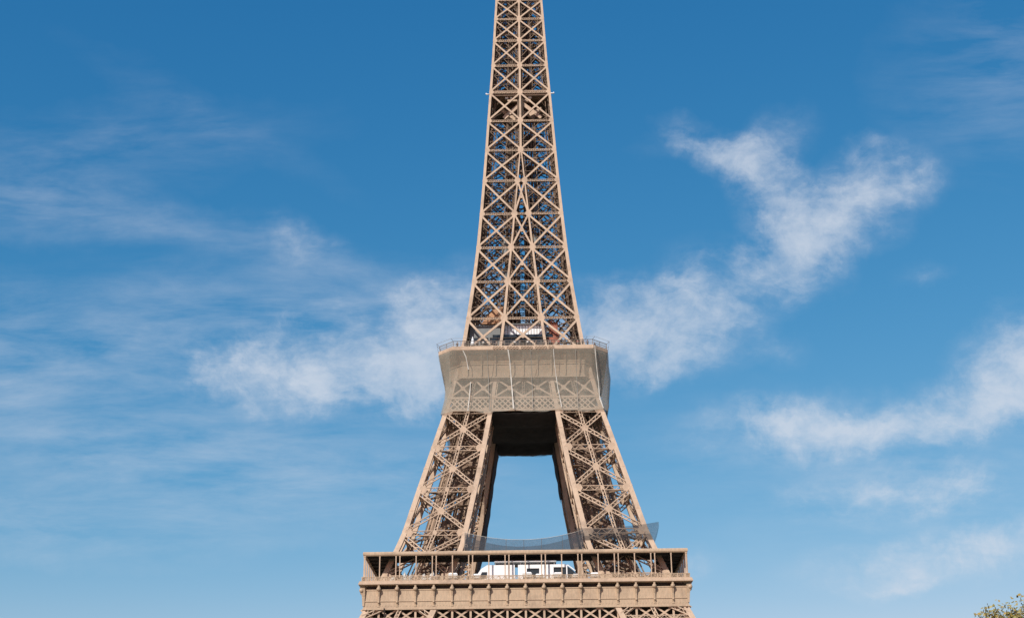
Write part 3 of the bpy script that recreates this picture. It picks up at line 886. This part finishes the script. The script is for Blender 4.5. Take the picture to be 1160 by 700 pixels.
# belly net under the second floor, between the piers; shade put in its colour
mb = MB(); rows = []
for i in range(33):
    y = -18.6+i*(37.4/32); r_ = []
    bays = [-18.6, -6.5, 7.0, 18.8]
    s_ = 0
    for a, b in zip(bays[:-1], bays[1:]):
        if a <= y <= b+1e-6: s_ = sin(pi*(y-a)/(b-a))
    for j in range(25):
        x = -8.2+j*(16.4/24); e = 1-(abs(x)/8.2)**2
        r_.append((x, y, 100.55-1.0*s_*(.35+.65*e)-.25*e+.08*sin(x*2.3+y)+.06*sin(y*3-x)))
    rows.append(r_)
mb.grid(rows)
tag(mb.build('safety_net', NETD, None, True, .05), 'black sagging net stretched under the belly of the upper floor, between its four legs', 'safety net', 'safety nets on the tower')
# dark sheets over the inner faces of the rear legs
def leg_sheet(sx_, zb, label):
    mb = MB(); rows = []
    for z in np.linspace(zb, 100.3, 24):
        r_ = []
        for j in range(15):
            a = If(z)-.2; y = a+(Hf(z)+.25-a)*j/14
            r_.append((sx_*(If(z)-.32-.12*sin(j*1.1+z*.3)-.08*sin(z*1.2)), y, z))
        rows.append(r_)
    mb.grid(rows)
    tag(mb.build('leg_sheet', NETD, None, True, .04), label, 'protective sheet')
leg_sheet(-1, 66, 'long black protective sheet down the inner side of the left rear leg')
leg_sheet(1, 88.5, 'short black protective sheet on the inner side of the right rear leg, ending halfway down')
# hanging net between the front legs above the first floor
mb = MB(); rows = []
for i in range(9):
    t = i/8; r_ = []
    for j in range(41):
        s_ = j/40; x = -13.4+s_*26.2; sag = 1-(2*s_-1)**2
        zt = 69.7+.25*s_-1.9*sag; z = zt+(64.3-zt)*t
        y = -28.2-2.2*t-.5*sin(pi*t)+.15*sin(x*1.3+t*3)
        r_.append((x, y, z))
    rows.append(r_)
mb.grid(rows)
hn = mb.build('safety_net', NETG, None, True)
tag(hn, 'grey see-through net sagging between the two front legs just above the lower gallery roof', 'safety net', 'safety nets on the tower')
mb = MB(); rows = []
for t in (0, 1):
    r_ = []
    for j in range(41):
        s_ = j/40; x = -13.2+s_*25.8; sag = 1-(2*s_-1)**2
        zt = 69.0+.3*s_-2.6*sag; zb = 65.0
        r_.append((x, -27.6-.5*t, zt+(zb-zt)*t))
    rows.append(r_)
mb.grid(rows); mb.build('inner_layer', NETG, hn, True)
mb = MB(); px = None
for j in range(41):
    s_ = j/40; x = -13.4+s_*26.2; q = (x, -28.22, 69.7+.25*s_-1.9*(1-(2*s_-1)**2)+.03)
    if px: mb.bar(px, q, .06, .06, (0, 1, 0))
    px = q
mb.build('rope', STRAP, hn)
for j in (0, 7, 14, 20, 26, 33, 40):                              # upright net poles
    s_ = j/40; x = -13.4+s_*26.2; zt = 69.7+.25*s_-1.9*(1-(2*s_-1)**2)
    mb = MB(); mb.tube((x, -28.2, zt), (x, -29.6, 64.2), .05, .05, 6); mb.build('net_pole', RAIL, hn)
# flared net round the right front leg
mb = MB()
lo = [(12.5, -28.4), (28.4, -28.6), (28.5, -13)]; hi = [(11.2, -29.6), (29.6, -29.9), (29.9, -15)]
rows = []
for t in np.linspace(0, 1, 6):
    r_ = []
    for (p0, p1, q0, q1, m_) in ((lo[0], lo[1], hi[0], hi[1], 24), (lo[1], lo[2], hi[1], hi[2], 18)):
        for j in range(m_+1):
            s_ = j/m_
            x = (p0[0]+(p1[0]-p0[0])*s_)*(1-t)+(q0[0]+(q1[0]-q0[0])*s_)*t
            y = (p0[1]+(p1[1]-p0[1])*s_)*(1-t)+(q0[1]+(q1[1]-q0[1])*s_)*t
            sag = 4*s_*(1-s_)
            z = 67.6+2.6*t-(.5*sag*t)-.3*sin(pi*t)
            if m_ == 24: z += (-.1+1.1*s_)*t
            r_.append((x, y, z))
    rows.append(r_)
mb.grid(rows)
tag(mb.build('safety_net', NETG, None, True), 'dark see-through net flaring outwards round the foot of the right front leg', 'safety net', 'safety nets on the tower')

# ------------------------------------------------------------------ first floor pavilions and clutter
FL = 57.0
p = empty('pavilion', (-6.2, -31.5, FL))
tag(p, 'white windowless pavilion with a sloped left end, behind the posts of the lower gallery', 'pavilion', 'white pavilions on the lower floor')
mb = MB()
prof = [(-4.3, 0), (-4.3, 2.3), (-3.4, 3.6), (-2.1, 4.4), (3.9, 4.4), (3.9, 0)]
mb.loft([[(x, -1.6, z) for x, z in prof], [(x, 5.0, z) for x, z in prof]])
mb.build('wall', WHITE, p)
mb = MB(); mb.hexa([(-3.9, -1.66, 1.5), (-2.1, -1.66, 1.5), (-2.1, -1.55, 1.5), (-3.9, -1.55, 1.5), (-3.2, -1.66, 2.9), (-2.1, -1.66, 2.9), (-2.1, -1.55, 2.9), (-3.2, -1.55, 2.9)])
mb.build('window', GLASS, p)
mb = MB(); mb.box(-.5, 12.9, -1.9, 4.4, 5.0, 5.22)
for x in (-.3, 3.6, 5.2, 12.5): mb.box(x-.06, x+.06, -1.0, -.88, 4.402, 5.0)
mb.build('canopy', WHITE, p)
p2 = empty('pavilion', (5, -31.5, FL))
tag(p2, 'white pavilion with dark windows and a glazed sloping right end, behind the lower gallery posts', 'pavilion', 'white pavilions on the lower floor')
mb = MB(); z1 = 4.4
for (x0, x1, za, zb) in ((-6.6, -4.7, 0, z1), (-2.0, 1.1, 0, z1), (-4.7, -2.0, 0, 1.4), (-4.7, -2.0, 3.6, z1), (1.1, 3.8, 0, 1.2), (1.1, 3.8, 3.8, z1)):
    mb.box(x0+.001, x1-.001, -1.6, 5, za, zb)
mb.build('wall', WHITE, p2)
mb = MB(); mb.box(-4.7, -2.0, -1.2, -1.1, 1.4, 3.6)
mb.build('window', GLASS, p2)
mb = MB(); mb.box(1.1, 3.8, -1.2, -1.1, 1.2, 3.8)
mb.build('window', GLASS, p2)
mb = MB()
pf_ = [(3.85, 0), (6.3, 0), (6.3, 1.9), (5.4, 3.0), (3.85, 4.2)]
mb.loft([[(x, -1.5, z) for x, z in pf_], [(x, 5, z) for x, z in pf_]])
mb.build('window', GLASS, p2)
mb = MB(); mb.box(3.82, 4.08, -1.75, -1.52, 0, 4.2); mb.box(-1.0, -.86, -1.68, -1.602, .1, 4.3); mb.box(-.2, -.06, -1.68, -1.602, .1, 4.3)
mb.bar((4.1, -1.6, 4.25), (5.8, -1.6, 2.95), .2, .3, (0, 1, 0))
mb.build('frame', WHITE, p2)
# small white service carts with lids beside the parapet
spots = [(-15.6, 'in front of the left leg'), (-10.7, 'at the sloped end of the windowless pavilion'), (.4, 'between the two pavilions'), (3.0, 'under the first dark window opening'),
         (7.0, 'under the middle pavilion window'), (10.9, 'at the glazed end of the pavilion'), (14.9, 'in front of the right leg')]
for i, (x, lb) in enumerate(spots):
    if i == 0:
        c0 = empty('service_cart', (x, -34.1, FL))
        m_ = MB(); m_.loft([[(-.85, -.5, .3), (.85, -.5, .3), (.85, .5, .3), (-.85, .5, .3)], [(-1, -.55, 2.2), (1, -.55, 2.2), (1, .55, 2.2), (-1, .55, 2.2)]]); m_.build('body', OFFW, c0)
        m_ = MB(); m_.loft([[(-1.05, -.6, 2.22), (1.05, -.6, 2.22), (1.05, .6, 2.22), (-1.05, .6, 2.22)], [(-.7, -.4, 2.55), (.7, -.4, 2.55), (.7, .4, 2.55), (-.7, .4, 2.55)]]); m_.build('lid', WHITE, c0)
        m_ = MB()
        for sx_ in (-.6, .6):
            for sy_ in (-.45, .45): m_.tube((sx_, sy_-.06, .16), (sx_, sy_+.06, .16), .16, .16, 12)
        m_.build('wheel', GLASS, c0); o = c0
    else:
        o = copy_tree(c0); o.location = (x, -34.1, FL); o.scale = (.8+.2*((i*37) % 5)/4,)*3
    tag(o, 'small white lidded cart behind the parapet, '+lb, 'cart', 'white carts along the lower gallery')
# crumpled white tarpaulins by the left leg
lbs = ['leftmost crumpled white tarpaulin behind the parapet, near the corner post', 'crumpled white tarpaulin standing high below the patch of sky by the left leg', 'low crumpled white tarpaulin left of a mid post, at the left leg', 'crumpled white tarpaulin just right of a mid post, at the left leg', 'widest crumpled white tarpaulin, nearest the inner side of the left leg']
for i, (x, w_, h_) in enumerate([(-28.6, 1.1, 2.1), (-26.1, .8, 3.0), (-24.9, .8, 2.5), (-21.9, .9, 2.6), (-20.0, 1.3, 2.9)]):
    r2 = random.Random(i+3); mb = MB(); rows = []
    for a in range(12):
        r_ = []
        for b in range(16):
            th = 2*pi*b/16; t = a/11
            rr = (1-t)**.6*(1+.9*(r2.random()-.5))
            r_.append((w_*rr*cos(th), .8*rr*sin(th), h_*t*(1+.12*(r2.random()-.5))))
        rows.append(r_)
    mb.grid(rows, True)
    o = mb.build('tarpaulin', OFFW); o.location = (x, -33.6, FL)
    tag(o, lbs[i], 'tarpaulin', 'white tarpaulins at the left leg')
# white covered parasol on the second floor
p = empty('parasol', (-12.15, -18.9, 116.7))
tag(p, 'closed white parasol standing behind the upper gallery railing at left', 'parasol')
mb = MB(); mb.tube((0, 0, 0), (0, 0, 3.0), .05, .04); mb.tube((0, 0, 0), (0, 0, .1), .35, .35, 12); mb.build('pole', RAIL, p)
mb = MB(); mb.loft([[(r_*cos(2*pi*j/14)*(1+.12*(j % 2)), r_*sin(2*pi*j/14)*(1+.12*(j % 2)), z) for j in range(14)] for z, r_ in ((.7, .48), (1.3, .42), (2.2, .24), (2.95, .06))])
mb.build('canopy', WHITE, p, True)

# ------------------------------------------------------------------ visitors
def skin_mesh(name, V, E, Rr, m, parent, lv=1):
    me = bpy.data.meshes.new(name); me.from_pydata(V, E, []); me.materials.append(m)
    o = bpy.data.objects.new(name, me); C.objects.link(o)
    if parent: o.parent = parent
    sk = o.modifiers.new('skin', 'SKIN')
    sv = me.skin_vertices[0].data if me.skin_vertices else None
    if sv is None:
        bm_layer = me.attributes
    for i, r_ in enumerate(Rr): sv[i].radius = (r_, r_)
    sv[0].use_root = True
    sb = o.modifiers.new('smooth', 'SUBSURF'); sb.levels = lv; sb.render_levels = lv
    return o
def ensure_skin(me):
    import bmesh
    bm = bmesh.new(); bm.from_mesh(me); bm.verts.layers.skin.verify(); bm.to_mesh(me); bm.free()
def person(x, y, rz, shirt, label, arm=0., z=116.7, s=1.0):
    V = [(0, 0, .95), (0, 0, 1.2), (0, 0, 1.42), (0, .01, 1.52), (0, -.01, 1.62), (0, -.01, 1.72),
         (.1, 0, .88), (.11, -.01, .48), (.11, .03, .08), (.11, -.14, .04), (-.1, 0, .88), (-.11, -.01, .48), (-.11, .03, .08), (-.11, -.14, .04),
         (.2, 0, 1.42), (.27, .02, 1.15), (.25, -.22-arm*.1, 1.08+arm*.3), (-.2, 0, 1.42), (-.27, .02, 1.15), (-.25, -.22, 1.08)]
    E = [(0, 1), (1, 2), (2, 3), (3, 4), (4, 5), (0, 6), (6, 7), (7, 8), (8, 9), (0, 10), (10, 11), (11, 12), (12, 13), (2, 14), (14, 15), (15, 16), (2, 17), (17, 18), (18, 19)]
    Rr = [.15, .15, .14, .06, .105, .08, .095, .065, .045, .035, .095, .065, .045, .035, .065, .048, .035, .065, .048, .035]
    def mk(name, idx, grow, m, parent):
        mp_ = {a: i for i, a in enumerate(idx)}
        ee = [(mp_[a], mp_[b]) for a, b in E if a in mp_ and b in mp_]
        me = bpy.data.meshes.new(name); me.from_pydata([V[i] for i in idx], ee, []); ensure_skin(me); me.materials.append(m)
        o = bpy.data.objects.new(name, me); C.objects.link(o)
        if parent: o.parent = parent
        o.modifiers.new('skin', 'SKIN')
        sv = me.skin_vertices[0].data
        for i, a in enumerate(idx): sv[i].radius = (Rr[a]*grow, Rr[a]*grow); sv[i].use_root = (i == 0)
        sb = o.modifiers.new('smooth', 'SUBSURF'); sb.levels = 1; sb.render_levels = 1
        return o
    b = mk('person', list(range(20)), 1, SKIN, None)
    mk('jacket', [0, 1, 2, 14, 15, 16, 17, 18, 19], 1.18, shirt, b)
    mk('trousers', [0, 6, 7, 8, 10, 11, 12], 1.2, CLOTHS[1], b)
    mb = MB(); mb.ball((0, .02, 1.665), .125, 10, 6); mb.build('hair', HAIR, b, True)
    b.location = (x, y, z); b.rotation_euler = (0, 0, rz); b.scale = (s, s, s)
    tag(b, label, 'person', 'visitors at the upper gallery railing')
person(15.6, -18.6, .3, CLOTHS[0], 'person in a navy jacket standing at the right end of the upper gallery railing', .6, s=1.08)
person(17.4, -17.0, .8, CLOTHS[1], 'person in black at the right corner of the upper gallery, beside the navy jacket')
person(-9.6, -19.3, 0, CLOTHS[2], 'person in a white top right of the closed parasol')
person(-2.0, -19.3, .4, CLOTHS[2], 'person in a white top behind the railing left of the tower centre')
person(1.1, -19.4, -.3, CLOTHS[2], 'person in a white top behind the railing near the tower centre', .5)
person(3.2, -19.4, .2, CLOTHS[1], 'person in black behind the railing right of the tower centre')
person(8.6, -19.3, 0, CLOTHS[3], 'person in a red top behind the railing below the red machinery')
person(13.2, -19.0, .2, CLOTHS[3], 'person in a red top near the right outer column of the tower')
person(-15.9, -18.6, -.5, CLOTHS[1], 'person in black at the left end of the upper gallery railing')

GCL = mat('cloth_grey', (.09, .085, .09), .8, .1, 3)
for i, x in enumerate((-14.0, -11.0, -7.6, -6.4, -4.6, -.7, 5.1, 6.6, 10.2, 11.6, 14.4)):
    person(x, -19.2+.25*sin(i*2.3), sin(i*1.7)*.6, GCL, 'person in grey clothing, one of a row of alike visitors behind the upper gallery railing', .3*(i % 2), s=.95+.12*((i*7) % 3)/2)
# ------------------------------------------------------------------ tree at lower right
def leafmat():
    m = bpy.data.materials.new('leaf'); m.use_nodes = True; t = m.node_tree; b = t.nodes['Principled BSDF']
    b.inputs['Roughness'].default_value = .6; b.inputs['Specular IOR Level'].default_value = .25
    gi = t.nodes.new('ShaderNodeNewGeometry'); tcn = t.nodes.new('ShaderNodeTexCoord')
    n = t.nodes.new('ShaderNodeTexNoise'); n.inputs['Scale'].default_value = 1.4; n.inputs['Detail'].default_value = 3; t.links.new(tcn.outputs['Object'], n.inputs['Vector'])
    ad = t.nodes.new('ShaderNodeMath'); ad.operation = 'MULTIPLY_ADD'; t.links.new(gi.outputs['Random Per Island'], ad.inputs[0]); ad.inputs[1].default_value = .5; t.links.new(n.outputs['Fac'], ad.inputs[2])
    r = t.nodes.new('ShaderNodeValToRGB'); e = r.color_ramp.elements
    e[0].position = .35; e[0].color = (.10, .10, .025, 1); e[1].position = 1.0; e[1].color = (.36, .32, .14, 1)
    k = e.new(.6); k.color = (.23, .20, .05, 1); k = e.new(.8); k.color = (.32, .22, .06, 1)
    t.links.new(ad.outputs[0], r.inputs[0]); t.links.new(r.outputs[0], b.inputs['Base Color'])
    return m
LEAF = leafmat()
def tree(x, y, cz, rx, rz_, label, seed):
    rr = random.Random(seed)
    p = empty('broadleaf_tree', (x, y, 0)); tag(p, label, 'tree')
    mb = MB(); mb.tube((0, 0, 0), (.2, 0, cz*.55), .45, .32, 10); tips = []
    clumps = []
    for i in range(95):
        th = rr.random()*2*pi; ph = math.acos(rr.uniform(-.55, 1)); q = rr.uniform(.62, .98)*(1+.12*sin(3*th+1)+.08*sin(5*ph))
        clumps.append(Vector((rx*q*sin(ph)*cos(th), rx*q*sin(ph)*sin(th), cz+rz_*q*cos(ph))))
    clumps += [Vector(q) for q in ((-5.6, .5, cz+4.4), (-5.0, 0, cz+4.9), (-4.2, .3, cz+5.2), (-3.4, 0, cz+5.0), (-2.3, .4, cz+5.6), (-1.4, 0, cz+5.9), (-3.0, -.5, cz+4.2), (-4.4, -.3, cz+3.9))]
    for i, c in enumerate(clumps):
        base = Vector((.2, 0, cz*.55)).lerp(c, .35); base.z -= .8
        if i % 3 == 0: mb.tube((.2, 0, cz*.5), base, .2, .09, 6)
        mb.tube(base, c, .08, .02, 5)
    mb.build('trunk', BARK, p, True)
    mb = MB()
    for c in clumps:
        r_ = rr.uniform(.8, 1.5)
        for j in range(330):
            d = Vector((rr.gauss(0, 1), rr.gauss(0, 1), rr.gauss(0, .8))); d = d.normalized()*r_*rr.random()**.45
            q = c+d; a = Vector((rr.gauss(0, 1), rr.gauss(0, 1), rr.gauss(0, 1))).normalized(); b = a.orthogonal().normalized(); s_ = rr.uniform(.1, .19)
            k = len(mb.v)
            mb.v.extend([tuple(q-a*s_), tuple(q+b*s_*.55), tuple(q+a*s_), tuple(q-b*s_*.55)]); mb.f.append((k, k+1, k+2, k+3))
    mb.build('crown', LEAF, p)
tree(39.3, -231.8, 12.2, 7.2, 6.0, 'yellow-green autumn tree, only its leafy top showing at the lower right corner', 5)
